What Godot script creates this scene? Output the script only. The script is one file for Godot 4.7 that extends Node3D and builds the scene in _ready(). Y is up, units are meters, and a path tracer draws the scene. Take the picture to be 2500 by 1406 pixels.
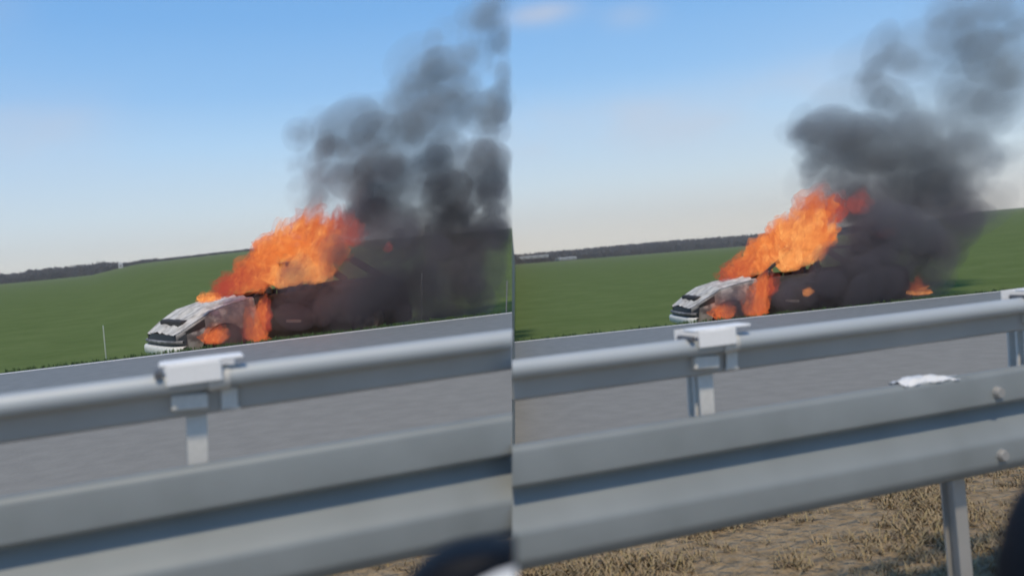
extends Node3D
# A burning car beside a dual carriageway, seen across a steel guard rail at two stretches of the same road.
# Stretch B is laid out in world axes (x along the road, y up, z towards the viewer); stretch A lies on ground that
# climbs about two degrees away from the road, given by the transform SLOPE.

const EYE := Vector3(0, 1.25, 0)
var SLOPE := Transform3D(Basis(Vector3(0.999546, 0.012027, -0.02761), Vector3(-0.011165, 0.999451, 0.031189), Vector3(0.02797, -0.030866, 0.999132)).orthonormalized(), Vector3.ZERO)
var FLAT := Transform3D.IDENTITY
var rng := RandomNumberGenerator.new()
var mats := {}
var used := {}

# ---------------------------------------------------------------- helpers
func numbered(called: String) -> String:
	var n: int = used.get(called, 0)
	used[called] = n + 1
	return called if n == 0 else "%s_%03d" % [called, n]

func tag(o: Node3D, label: String, category: String, group := "", kind := "") -> Node3D:
	if label != "": o.set_meta("label", label)
	if category != "": o.set_meta("category", category)
	if group != "": o.set_meta("group", group)
	if kind != "": o.set_meta("kind", kind)
	return o

func thing(called: String, label: String, category: String, where: Transform3D, group := "") -> Node3D:
	var o := Node3D.new()
	o.name = numbered(called)
	add_child(o, true)
	o.transform = where
	tag(o, label, category, group)
	return o

func obj(called: String, mesh: Mesh, m: Material, parent: Node3D = null, at := Transform3D.IDENTITY) -> MeshInstance3D:
	var o := MeshInstance3D.new()
	o.name = numbered(called) if parent == null else called
	o.mesh = mesh
	o.material_override = m
	o.transform = at
	if parent == null: add_child(o, true)
	else: parent.add_child(o, true)
	return o

func tool_() -> SurfaceTool:
	var st := SurfaceTool.new()
	st.begin(Mesh.PRIMITIVE_TRIANGLES)
	return st

func quad(st: SurfaceTool, a: Vector3, b: Vector3, c: Vector3, d: Vector3) -> void:
	for p in [a, b, c, a, c, d]: st.add_vertex(p)

func grid(st: SurfaceTool, rows: Array, smooth := 0) -> void:
	st.set_smooth_group(smooth)
	for i in rows.size() - 1:
		var r0: PackedVector3Array = rows[i]
		var r1: PackedVector3Array = rows[i + 1]
		for j in r0.size() - 1: quad(st, r0[j], r0[j + 1], r1[j + 1], r1[j])

func done(st: SurfaceTool) -> ArrayMesh:
	st.index()
	st.generate_normals()
	return st.commit()

func boxx(st: SurfaceTool, c: Vector3, s: Vector3, b := Basis.IDENTITY, ch := 0.0) -> void:
	# a box with chamfered edges along its second axis pair
	st.set_smooth_group(-1)
	var h := s * 0.5
	var k: float = minf(ch, minf(h.x, minf(h.y, h.z)) * 0.9)
	if k <= 0.0: k = minf(h.x, minf(h.y, h.z)) * 0.12
	var ring := func(y: float, inset: float) -> PackedVector3Array:
		var x := h.x - inset
		var z := h.z - inset
		var q := PackedVector3Array()
		for p in [[-x + k, -z], [x - k, -z], [x, -z + k], [x, z - k], [x - k, z], [-x + k, z], [-x, z - k], [-x, -z + k]]: q.append(c + b * Vector3(p[0], y, p[1]))
		q.append(q[0])
		return q
	var rs := [ring.call(-h.y, k), ring.call(-h.y + k, 0.0), ring.call(h.y - k, 0.0), ring.call(h.y, k)]
	grid(st, rs, -1)
	for e in [0, 3]:
		var r: PackedVector3Array = rs[e]
		var m := c + b * Vector3(0, -h.y if e == 0 else h.y, 0)
		for j in 8:
			if e == 0: for p in [m, r[j + 1], r[j]]: st.add_vertex(p)
			else: for p in [m, r[j], r[j + 1]]: st.add_vertex(p)

func bar(st: SurfaceTool, a: Vector3, b: Vector3, w: float, d: float, ch := 0.0) -> void:
	var y := (b - a).normalized()
	var x := y.cross(Vector3(0, 0, 1) if absf(y.z) < 0.9 else Vector3(1, 0, 0)).normalized()
	boxx(st, (a + b) * 0.5, Vector3(w, a.distance_to(b), d), Basis(x, y, x.cross(y)), ch)

func tube(st: SurfaceTool, pts: PackedVector3Array, r0: float, r1: float, n := 10, smooth := 0) -> void:
	var rows := []
	for i in pts.size():
		var t := (pts[mini(i + 1, pts.size() - 1)] - pts[maxi(i - 1, 0)]).normalized()
		var u := t.cross(Vector3(0.31, 0.2, 0.93)).normalized()
		var v := t.cross(u)
		var r := lerpf(r0, r1, float(i) / (pts.size() - 1))
		var row := PackedVector3Array()
		for j in n + 1: row.append(pts[i] + (u * cos(TAU * j / n) + v * sin(TAU * j / n)) * r)
		rows.append(row)
	grid(st, rows, smooth)
	for e in [0, pts.size() - 1]:
		var row: PackedVector3Array = rows[e]
		for j in n:
			st.set_smooth_group(-1)
			for p in [pts[e], row[j], row[j + 1]]: st.add_vertex(p)

func lathe(prof: Array, n := 24, axis := 2) -> ArrayMesh:
	# profile of [radius, along]; turned about z
	var st := tool_()
	var rows := []
	for p in prof:
		var row := PackedVector3Array()
		for j in n + 1:
			var a := TAU * j / n
			row.append(Vector3(cos(a) * p[0], sin(a) * p[0], p[1]) if axis == 2 else Vector3(cos(a) * p[0], p[1], -sin(a) * p[0]))
		rows.append(row)
	grid(st, rows, 0)
	return done(st)

func noise(f: float, octaves: int, s: int) -> FastNoiseLite:
	var n := FastNoiseLite.new()
	n.noise_type = FastNoiseLite.TYPE_SIMPLEX_SMOOTH
	n.frequency = f
	n.fractal_octaves = octaves
	n.seed = s
	return n

func ntex(f: float, octaves: int, s: int, stops: Array, size := 512) -> NoiseTexture2D:
	var t := NoiseTexture2D.new()
	t.width = size
	t.height = size
	t.seamless = true
	t.noise = noise(f, octaves, s)
	var g := Gradient.new()
	var off := PackedFloat32Array()
	var col := PackedColorArray()
	for k in stops:
		off.append(k[0])
		var c: Color = k[1]
		col.append(c.linear_to_srgb())
	g.offsets = off
	g.colors = col
	t.color_ramp = g
	return t

func bump(f: float, octaves: int, s: int) -> NoiseTexture2D:
	var t := NoiseTexture2D.new()
	t.width = 512
	t.height = 512
	t.seamless = true
	t.noise = noise(f, octaves, s)
	return t

func lin(r: float, g: float, b: float) -> Color:
	return Color(r, g, b).linear_to_srgb()

func mat(called: String, c: Color, rough := 0.8, metal := 0.0) -> StandardMaterial3D:
	var m := StandardMaterial3D.new()
	m.resource_name = called
	m.albedo_color = c.linear_to_srgb()
	m.roughness = rough
	m.metallic = metal
	mats[called] = m
	return m

func textured(called: String, t: Texture2D, sc: float, rough := 0.85, metal := 0.0, world := true) -> StandardMaterial3D:
	var m := mat(called, Color.WHITE, rough, metal)
	m.albedo_texture = t
	m.uv1_triplanar = true
	m.uv1_world_triplanar = world
	m.uv1_scale = Vector3.ONE * sc
	return m

func relief(m: StandardMaterial3D, t: Texture2D, cm: float) -> void:
	m.heightmap_enabled = true
	m.heightmap_texture = t
	m.heightmap_scale = cm

func curve_at(pts: Array, x: float) -> float:
	if x <= pts[0][0]: return pts[0][1]
	for i in pts.size() - 1:
		if x <= pts[i + 1][0]:
			return lerpf(pts[i][1], pts[i + 1][1], (x - pts[i][0]) / (pts[i + 1][0] - pts[i][0]))
	return pts[-1][1]

# ---------------------------------------------------------------- the scene
func _ready() -> void:
	rng.seed = 7
	SLOPE.origin = EYE - SLOPE.basis * EYE
	camera_sky_sun()
	materials()
	ground(true)
	ground(false)
	tree_belts()
	far_buildings()
	guard_rail(true)
	guard_rail(false)
	var first := make_car(SLOPE * Transform3D(Basis(Vector3.UP, PI + deg_to_rad(19)), Vector3(1.88, -0.46, -15.628)))
	tag(first, "burning pale saloon right of the thin white marker stake at the field edge", "car", "burning cars beyond the guard rail")
	var second := first.duplicate()
	second.name = numbered("burning_car")
	add_child(second, true)
	second.transform = Transform3D(Basis(Vector3.UP, PI + deg_to_rad(-14)), Vector3(10.70, -0.46, -14.444))
	tag(second, "burning pale saloon with a small separate flame at its tail", "car", "burning cars beyond the guard rail")
	fires()
	smokes()
	stakes_and_scrap()
	mirrors()
	grass()

func camera_sky_sun() -> void:
	var cam := Camera3D.new()
	cam.name = "camera"
	cam.transform = Transform3D(Basis(Vector3(0.937329, -0.082669, 0.338497), Vector3(0.089186, 0.996008, -0.003715), Vector3(-0.336838, 0.033671, 0.94096)).orthonormalized(), EYE)
	cam.fov = rad_to_deg(2.0 * atan(703.0 / 2200.0))
	var lens := CameraAttributesPhysical.new()
	lens.frustum_focal_length = 12.0 / (703.0 / 2200.0)
	lens.frustum_focus_distance = 6.5
	lens.frustum_near = 0.05
	lens.frustum_far = 4000.0
	lens.exposure_aperture = 2.5
	cam.attributes = lens
	cam.fov = rad_to_deg(2.0 * atan(703.0 / 2200.0))
	cam.near = 0.05
	cam.far = 4000.0
	add_child(cam)
	cam.current = true
	var env := Environment.new()
	env.background_mode = Environment.BG_SKY
	var sky := Sky.new()
	var pm := PanoramaSkyMaterial.new()
	pm.panorama = ImageTexture.create_from_image(sky_picture())
	sky.sky_material = pm
	env.sky = sky
	env.tonemap_mode = Environment.TONE_MAPPER_LINEAR
	env.tonemap_exposure = 1.0
	env.sdfgi_enabled = true
	env.ssao_enabled = true
	env.ssil_enabled = true
	env.fog_enabled = true
	env.fog_light_color = Color(1.0, 0.97, 0.94)
	env.fog_density = 0.00055
	env.volumetric_fog_enabled = true
	env.volumetric_fog_density = 0.0
	var we := WorldEnvironment.new()
	we.name = "surroundings"
	we.environment = env
	add_child(we)
	var sun := DirectionalLight3D.new()
	sun.name = "sun"
	sun.light_color = Color(1.0, 0.93, 0.82)
	sun.light_energy = 0.86
	sun.light_angular_distance = 4.0
	sun.shadow_enabled = true
	add_child(sun)
	sun.look_at_from_position(Vector3.ZERO, -Vector3(-0.20, 0.82, 0.53), Vector3.UP)

func sky_picture() -> Image:
	var w := 1024
	var h := 512
	var im := Image.create(w, h, false, Image.FORMAT_RGBF)
	var big := noise(1.6, 4, 11)
	var fine := noise(5.0, 4, 23)
	# colours at elevations in degrees (linear)
	var e := [[-90.0, Color(0.55, 0.58, 0.58)], [0.0, Color(0.77, 0.745, 0.675)], [1.2, Color(0.745, 0.745, 0.70)], [4.2, Color(0.63, 0.76, 0.85)], [8.0, Color(0.45, 0.68, 0.93)], [11.0, Color(0.305, 0.56, 0.90)], [15.5, Color(0.205, 0.455, 0.84)], [20.0, Color(0.18, 0.41, 0.79)], [35.0, Color(0.14, 0.33, 0.68)], [90.0, Color(0.10, 0.24, 0.52)]]
	# soft far clouds: azimuth from -z towards +x, elevation, half widths, strength
	var puffs := [[-8.5, 9.6, 6.0, 2.2, 0.34], [22.8, 14.9, 2.2, 0.7, 0.6], [28.5, 14.2, 1.6, 0.8, 0.22], [27.0, 7.6, 9.0, 1.6, 0.5], [21.5, 7.5, 2.2, 1.2, 0.3], [-10.0, 15.0, 3.0, 1.4, 0.25]]
	for k in 26:
		puffs.append([40.0 + k * 12.0 + 5.0 * sin(k * 2.3), 9.0 + 6.0 * sin(k * 1.7) + (k % 4) * 3.0, 5.0 + 3.0 * sin(k * 3.1), 1.8 + 0.6 * sin(k * 0.9), 0.3])
	for j in h:
		var el := 90.0 - (j + 0.5) / h * 180.0
		var c := Color.BLACK
		for i in e.size() - 1:
			if el >= e[i][0] and el <= e[i + 1][0]:
				var t: float = (el - e[i][0]) / (e[i + 1][0] - e[i][0])
				var ca: Color = e[i][1]
				c = ca.lerp(e[i + 1][1], t)
		for i in w:
			var az := (i + 0.5) / w * 360.0  # the left edge of a panorama lies towards -z
			var d := Vector3(sin(deg_to_rad(az)) * cos(deg_to_rad(el)), sin(deg_to_rad(el)), -cos(deg_to_rad(az)) * cos(deg_to_rad(el)))
			var cc := c
			if el > 1.0:
				var m := 0.0
				for p in puffs:
					var dx: float = fposmod(az - p[0] + 180.0, 360.0) - 180.0
					dx /= p[2]
					var dy: float = (el - p[1]) / p[3]
					var q := dx * dx + dy * dy
					if q < 6.0: m += p[4] * exp(-q) * clampf(0.75 + 1.1 * fine.get_noise_3dv(d * Vector3(1, 3, 1)), 0.0, 1.6)
				m += clampf(0.05 * (big.get_noise_3dv(d * Vector3(1, 2.5, 1)) + 0.2), 0.0, 0.12)
				cc = c.lerp(Color(0.60, 0.62, 0.70), clampf(m, 0.0, 0.7))
			im.set_pixel(i, j, cc)
	return im

func materials() -> void:
	var m := textured("field_grass", ntex(0.012, 5, 3, [[0.0, Color(0.104, 0.146, 0.052)], [0.5, Color(0.118, 0.162, 0.060)], [1.0, Color(0.138, 0.18, 0.07)]]), 0.06, 0.95)
	m.detail_enabled = true
	m.detail_blend_mode = BaseMaterial3D.BLEND_MODE_MUL
	m.detail_albedo = ntex(0.05, 4, 9, [[0.0, Color(0.86, 0.88, 0.84)], [1.0, Color(1, 1, 1)]])
	m.uv2_triplanar = true
	m.uv2_world_triplanar = true
	m.uv2_scale = Vector3.ONE * 0.9
	relief(m, bump(0.06, 4, 5), 3.0)
	m.specular_mode = BaseMaterial3D.SPECULAR_DISABLED
	m = textured("pale_asphalt", ntex(0.03, 5, 13, [[0.0, Color(0.205, 0.195, 0.172)], [0.6, Color(0.230, 0.219, 0.193)], [1.0, Color(0.248, 0.236, 0.21)]]), 0.25, 0.9)
	relief(m, bump(0.2, 3, 15), 0.4)
	m = textured("dark_asphalt", ntex(0.03, 5, 17, [[0.0, Color(0.160, 0.170, 0.170)], [0.6, Color(0.180, 0.192, 0.192)], [1.0, Color(0.20, 0.21, 0.208)]]), 0.3, 0.75)
	relief(m, bump(0.2, 3, 19), 0.4)
	m = textured("median_soil", ntex(0.02, 5, 29, [[0.0, Color(0.16, 0.115, 0.06)], [0.45, Color(0.27, 0.195, 0.11)], [1.0, Color(0.36, 0.27, 0.165)]]), 0.8, 0.95)
	relief(m, bump(0.03, 4, 31), 4.0)
	mat("line_paint", Color(0.6, 0.6, 0.57), 0.7)
	mat("bank_soil", Color(0.30, 0.27, 0.2), 0.95)
	m = textured("galvanised", ntex(0.008, 4, 37, [[0.0, Color(0.215, 0.235, 0.235)], [0.5, Color(0.245, 0.268, 0.272)], [1.0, Color(0.27, 0.295, 0.30)]]), 0.7, 0.62, 0.2, false)
	m = textured("dull_galvanised", ntex(0.01, 4, 41, [[0.0, Color(0.37, 0.36, 0.34)], [1.0, Color(0.43, 0.42, 0.40)]]), 0.8, 0.6, 0.4, false)
	m = textured("rail_pipe", ntex(0.008, 4, 39, [[0.0, Color(0.42, 0.45, 0.465)], [1.0, Color(0.48, 0.51, 0.525)]]), 0.7, 0.62, 0.25, false)
	m = textured("pale_post", ntex(0.03, 4, 43, [[0.0, Color(0.55, 0.54, 0.51)], [1.0, Color(0.63, 0.62, 0.59)]]), 4.0, 0.6, 0.0, false)
	m = textured("bracket_white", ntex(0.03, 4, 47, [[0.0, Color(0.80, 0.80, 0.79)], [1.0, Color(0.86, 0.86, 0.86)]]), 4.0, 0.5, 0.0, false)
	mat("bolt_steel", Color(0.12, 0.12, 0.125), 0.6, 0.3)
	# car
	m = textured("ash_paint", ntex(0.008, 4, 53, [[0.0, Color(0.24, 0.215, 0.19)], [0.36, Color(0.42, 0.39, 0.35)], [0.55, Color(0.58, 0.55, 0.50)], [1.0, Color(0.74, 0.715, 0.66)]]), 1.3, 0.7, 0.0, false)
	m = textured("scorched_paint", ntex(0.008, 4, 59, [[0.0, Color(0.05, 0.045, 0.047)], [0.42, Color(0.13, 0.122, 0.12)], [0.62, Color(0.30, 0.29, 0.28)], [1.0, Color(0.44, 0.425, 0.41)]]), 0.9, 0.6, 0.1, false)
	m = textured("charred", ntex(0.02, 5, 61, [[0.0, Color(0.024, 0.022, 0.022)], [0.6, Color(0.036, 0.033, 0.033)], [1.0, Color(0.052, 0.047, 0.045)]]), 1.0, 0.85, 0.0, false)
	m = textured("bumper_white", ntex(0.02, 4, 67, [[0.0, Color(0.55, 0.53, 0.47)], [0.4, Color(0.74, 0.72, 0.65)], [1.0, Color(0.82, 0.81, 0.76)]]), 1.5, 0.5, 0.0, false)
	mat("black_plastic", Color(0.012, 0.012, 0.013), 0.55)
	mat("lamp_glass", Color(0.014, 0.013, 0.013), 0.5)
	mat("tyre", Color(0.02, 0.02, 0.02), 0.9)
	mat("rim_alloy", Color(0.06, 0.055, 0.05), 0.7, 0.3)
	mat("tail_red", Color(0.18, 0.02, 0.02), 0.35)
	mat("pale_patch", Color(0.22, 0.205, 0.205), 0.7)
	var f := mat("flame_glow", Color.WHITE)
	f.shading_mode = BaseMaterial3D.SHADING_MODE_UNSHADED
	f.vertex_color_use_as_albedo = true
	f.transparency = BaseMaterial3D.TRANSPARENCY_ALPHA
	f.cull_mode = BaseMaterial3D.CULL_DISABLED
	# plants
	for k in [["dry_grass", Color(0.33, 0.25, 0.15)], ["verge_grass", Color(0.08, 0.135, 0.045)], ["tree_dark", Color(0.055, 0.058, 0.066)]]:
		m = mat(k[0], k[1], 0.9)
		m.vertex_color_use_as_albedo = true
		m.cull_mode = BaseMaterial3D.CULL_DISABLED
	m = mat("stake_white", Color(0.42, 0.47, 0.36), 0.6)
	mat("stake_grey", Color(0.22, 0.215, 0.225), 0.7)
	m = mat("scrap_and_reflection_white", Color(0.78, 0.79, 0.80), 0.45)  # for the plastic scrap and the reflection painted on the door mirror
	m = mat("mirror_black", Color(0.005, 0.007, 0.012), 0.55)
	m.metallic_specular = 0.25
	mat("mirror_glass", Color(0.85, 0.87, 0.9), 0.06, 1.0)
	mat("wall_white", Color(0.50, 0.50, 0.51), 0.8)
	mat("roof_grey", Color(0.42, 0.43, 0.44), 0.8)
	mat("window_dark", Color(0.04, 0.045, 0.05), 0.3)

# ---------------------------------------------------------------- the ground
func edge_of(a_side: bool, x: float) -> float:
	return 12.45 if a_side else clampf(12.6 - 0.12 * (x - 4.48), 11.3, 12.9)

func far_height(a_side: bool, a: float) -> float:
	if a_side: return curve_at([[-0.12, -4.83], [-0.062, -4.4], [-0.035, -2.2], [-0.015, -1.1], [0.03, -0.4], [0.09, 0.5]], a)
	return curve_at([[0.3, -2.3], [0.69, -3.4], [0.8, -3.0], [1.08, 5.6], [1.4, 6.2]], a)

func land(a_side: bool, x: float, d: float) -> float:
	var t := d - edge_of(a_side, x)
	if t <= 0.0: return 0.0
	if t < 0.9: return -0.38 * smoothstep(0.0, 1.0, t / 0.9)
	var y := far_height(a_side, x / d)
	var k := (t - 0.9) / 437.0
	return lerpf(-0.38, y, k)

func seam_x(a_side: bool, y: float, d: float) -> float:
	# where one stretch of land ends and the next begins
	return (0.0825 * (y - 1.25) + 0.367 * d) / 0.9266 if a_side else (0.0827 * (y - 1.25) + 0.3385 * d) / 0.9373

func strip(called: String, a_side: bool, ds: Array, m: Material, columns := 48, lift := 0.0) -> MeshInstance3D:
	# ds: distances from the eye; a negative one is measured from the far edge of the road
	var st := tool_()
	var rows := []
	for d0 in ds:
		var row := PackedVector3Array()
		for j in columns + 1:
			var s := float(j) / columns
			var d: float = d0 if d0 >= 0.0 and d0 < 1000.0 else 12.4
			var x := 0.0
			for pass_ in 3:
				var xl: float
				var xr: float
				if a_side:
					xl = -5.0 - 0.75 * d
					xr = seam_x(true, land(true, x, d) if pass_ else 0.0, d)
				else:
					xl = seam_x(false, 0.0, d) - 0.5 - 0.1 * d
					xr = 6.0 + 1.9 * d
				x = lerpf(xl, xr, s)
				if d0 < 0.0: d = edge_of(a_side, x) - 0.001 * (-d0) + 0.001
				elif d0 > 1000.0: d = edge_of(a_side, x) + (d0 - 1000.0)
			row.append(Vector3(x, land(a_side, x, d) + lift, -d))
		rows.append(row)
	grid(st, rows, 0)
	var o := obj(called, done(st), m, null, SLOPE if a_side else FLAT)
	o.set_meta("kind", "structure")
	return o

func ground(a_side: bool) -> void:
	var md := [0.9, 1.4, 2.0, 3.0, 4.0, 5.0]
	strip("median_ground", a_side, md, mats.median_soil)
	strip("road_near_lane", a_side, [5.0, 5.8, 7.0, 8.2], mats.pale_asphalt)
	strip("road_far_lane", a_side, [8.2, 9.5, 11.0, -1.0], mats.dark_asphalt)
	strip("road_edge_line", a_side, [-201.0, -91.0], mats.line_paint, 48, 0.004)
	strip("field", a_side, [-1.0, 1000.1, 1000.2, 1000.35, 1000.5, 1000.65, 1000.8, 1000.95, 1002.0, 1004.0, 1008.0, 1015.0, 1025.0, 1040.0, 1065.0, 1100.0, 1150.0, 1220.0, 1300.0, 1380.0, 1437.0, 1480.0, 1560.0], mats.field_grass, 96)
	if a_side:
		var st := tool_()
		var top := PackedVector3Array()
		var low := PackedVector3Array()
		for d in [0.9, 2.0, 3.5, 5.0, 7.0, 9.0, 11.0, 12.4, 12.6, 12.8, 13.0, 13.4, 16.0, 20.0, 28.0, 40.0, 65.0, 100.0, 150.0, 220.0, 300.0, 380.0, 450.0, 560.0]:
			var x := 0.0
			for k in 3: x = seam_x(true, land(true, x, d), d)
			var p := Vector3(x, land(true, x, d), -d)
			top.append(p)
			low.append(p - Vector3(0, 0.2 + d * 0.045, 0))
		grid(st, [top, low], 0)
		obj("earth_bank", done(st), mats.bank_soil, null, SLOPE).set_meta("kind", "structure")
	else:
		var st := tool_()
		quad(st, Vector3(-80, 0, -0.9), Vector3(80, 0, -0.9), Vector3(80, 0, 12), Vector3(-80, 0, 12))
		obj("own_carriageway", done(st), mats.dark_asphalt).set_meta("kind", "structure")
		st = tool_()
		quad(st, Vector3(-500, -0.1, 12), Vector3(500, -0.1, 12), Vector3(500, -0.1, 500), Vector3(-500, -0.1, 500))
		obj("field_behind", done(st), mats.field_grass).set_meta("kind", "structure")

func leaf_clump(seed_: int, n: int, quads: float) -> ArrayMesh:
	# leaf-sized faces spread through a rounded crown one metre wide and high
	var r := RandomNumberGenerator.new()
	r.seed = seed_
	var lobes := []
	for k in 7: lobes.append([Vector3(r.randf_range(-0.28, 0.28), r.randf_range(0.25, 0.78), r.randf_range(-0.28, 0.28)), r.randf_range(0.14, 0.27)])
	var st := tool_()
	st.set_smooth_group(-1)
	for i in n:
		var l: Array = lobes[i % 7]
		var d := Vector3(r.randfn(), r.randfn(), r.randfn()).normalized()
		var rad: float = l[1]
		var c: Vector3 = l[0] + d * rad * pow(r.randf(), 0.35)
		var u := Vector3(r.randfn(), r.randfn(), r.randfn()).normalized()
		var v := u.cross(d + Vector3(0.01, 0.02, 0.03)).normalized()
		var s := quads * r.randf_range(0.6, 1.4)
		var g := r.randf_range(0.7, 1.3)
		st.set_color(Color(g, g, g * r.randf_range(0.85, 1.1)))
		for p in [c - u * s, c + v * s * 0.6, c + u * s, c - u * s, c + u * s, c - v * s * 0.6]: st.add_vertex(p)
	# a trunk
	st.set_color(Color(0.7, 0.6, 0.55))
	tube(st, PackedVector3Array([Vector3(0, 0, 0), Vector3(0.01, 0.3, 0), Vector3(0, 0.6, 0.02)]), 0.03, 0.015, 5, -1)
	return done(st)

func scatter(called: String, mesh: Mesh, m: Material, places: Array, where: Transform3D) -> MultiMeshInstance3D:
	var mm := MultiMesh.new()
	mm.transform_format = MultiMesh.TRANSFORM_3D
	mm.mesh = mesh
	mm.instance_count = places.size()
	for i in places.size(): mm.set_instance_transform(i, places[i])
	var o := MultiMeshInstance3D.new()
	o.name = numbered(called)
	o.multimesh = mm
	o.material_override = m
	o.transform = where
	add_child(o, true)
	return o

func tree_belts() -> void:
	var crown := leaf_clump(5, 620, 0.05)
	var ps := []
	for i in 900:
		var a := rng.randf_range(-0.42, 0.10)
		var d := rng.randf_range(425, 452)
		var tall := lerpf(5.6, 2.2, smoothstep(-0.055, -0.025, a)) * rng.randf_range(0.8, 1.12)
		if a > -0.12 and a < -0.05: tall *= 1.12
		if a > 0.0: tall *= 0.7
		ps.append(Transform3D(Basis(Vector3.UP, rng.randf() * TAU).scaled(Vector3(tall * rng.randf_range(1.0, 1.7), tall, tall * 1.2)), Vector3(a * d, land(true, a * d, d) - 0.22 * tall, -d)))
	tag(scatter("far_tree_belt", crown, mats.tree_dark, ps, SLOPE), "low dark belt of trees on the skyline at the far left of the green field", "tree belt", "", "stuff")
	ps = []
	for i in 1300:
		var a := rng.randf_range(0.32, 0.98)
		var d := rng.randf_range(425, 455)
		var tall := lerpf(6.6, 7.9, smoothstep(0.36, 0.6, a)) * rng.randf_range(0.85, 1.1)
		if a > 0.75: tall = lerpf(7.9, 3.0, (a - 0.75) / 0.23)
		ps.append(Transform3D(Basis(Vector3.UP, rng.randf() * TAU).scaled(Vector3(tall * rng.randf_range(0.9, 1.5), tall, tall)), Vector3(a * d, land(false, a * d, d) - 0.2 * tall, -d)))
	tag(scatter("far_tree_belt", crown, mats.tree_dark, ps, FLAT), "dark belt of trees with pale roofs in it, behind the second burning car", "tree belt", "", "stuff")

func house(label: String, where: Transform3D, w: float, h: float, dep: float, windows: int) -> void:
	var t := thing("far_house", label, "building", where)
	var st := tool_()
	boxx(st, Vector3(0, h * 0.5, 0), Vector3(w, h, dep), Basis.IDENTITY, 0.02)
	obj("wall", done(st), mats.wall_white, t)
	st = tool_()
	var r := h * 0.45
	for s in [-1, 1]:
		var n := Vector3(0, 0, s)
		quad(st, Vector3(-w * 0.53, h, 0) + n * dep * 0.56, Vector3(w * 0.53, h, 0) + n * dep * 0.56, Vector3(w * 0.53, h + r, 0), Vector3(-w * 0.53, h + r, 0))
		var x: float = s * w * 0.5
		for p in [Vector3(x, h, -dep * 0.5), Vector3(x, h, dep * 0.5), Vector3(x, h + r * 0.95, 0)]: st.add_vertex(p)
	obj("roof", done(st), mats.roof_grey, t)
	for i in windows:
		st = tool_()
		boxx(st, Vector3((i - (windows - 1) * 0.5) * w / windows, h * 0.55, dep * 0.5), Vector3(w / windows * 0.4, h * 0.35, 0.06))
		obj("window", done(st), mats.window_dark, t)

func far_buildings() -> void:
	house("tiny white house on the skyline where the far left tree belt ends", SLOPE * Transform3D(Basis.IDENTITY, Vector3(-14.9, land(true, -14.9, 430) - 0.2, -424)), 1.7, 1.7, 2.2, 1)
	house("long low white shed in front of the dark trees, left of the second burning car", Transform3D(Basis.IDENTITY, Vector3(181, land(false, 181, 425) + 0.4, -421)), 9.5, 0.9, 6.0, 3)
	house("long pale building at the left end of the tree belt", Transform3D(Basis.IDENTITY, Vector3(163, land(false, 163, 425) + 2.4, -421)), 15.0, 0.9, 6.0, 4)

# ---------------------------------------------------------------- the guard rail
func extrude(prof: PackedVector2Array, x0: float, x1: float, cut: int, a_side: bool, z: float, wave: float, smooth: int) -> ArrayMesh:
	# prof: (height, depth towards the viewer); cut: which end stops where the stretches meet (-1 left, 1 right)
	var st := tool_()
	var n := maxi(2, int((x1 - x0) / 0.4))
	var rows := []
	for i in n + 1:
		var row := PackedVector3Array()
		for p in prof:
			var e0 := x0
			var e1 := x1
			if cut == 1: e1 = seam_x(a_side, p.x, -(z + p.y))
			if cut == -1: e0 = seam_x(a_side, p.x, -(z + p.y))
			var x := lerpf(e0, e1, float(i) / n)
			row.append(Vector3(x, p.x + wave * sin(x * 2.1 + 0.7), z + p.y + wave * sin(x * 3.3)))
		rows.append(row)
	grid(st, rows, smooth)
	return done(st)

func rounded(prof: Array, r: float) -> PackedVector2Array:
	# rounds the corners of an open outline
	var out := PackedVector2Array()
	for i in prof.size():
		var p: Vector2 = prof[i]
		if i == 0 or i == prof.size() - 1:
			out.append(p)
			continue
		var a: Vector2 = prof[i - 1]
		var b: Vector2 = prof[i + 1]
		var k := minf(r, minf(p.distance_to(a), p.distance_to(b)) * 0.45)
		var pa := p + (a - p).normalized() * k
		var pb := p + (b - p).normalized() * k
		for s in 5:
			var t := s / 4.0
			out.append(pa.lerp(p, t).lerp(p.lerp(pb, t), t))
	return out

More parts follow.
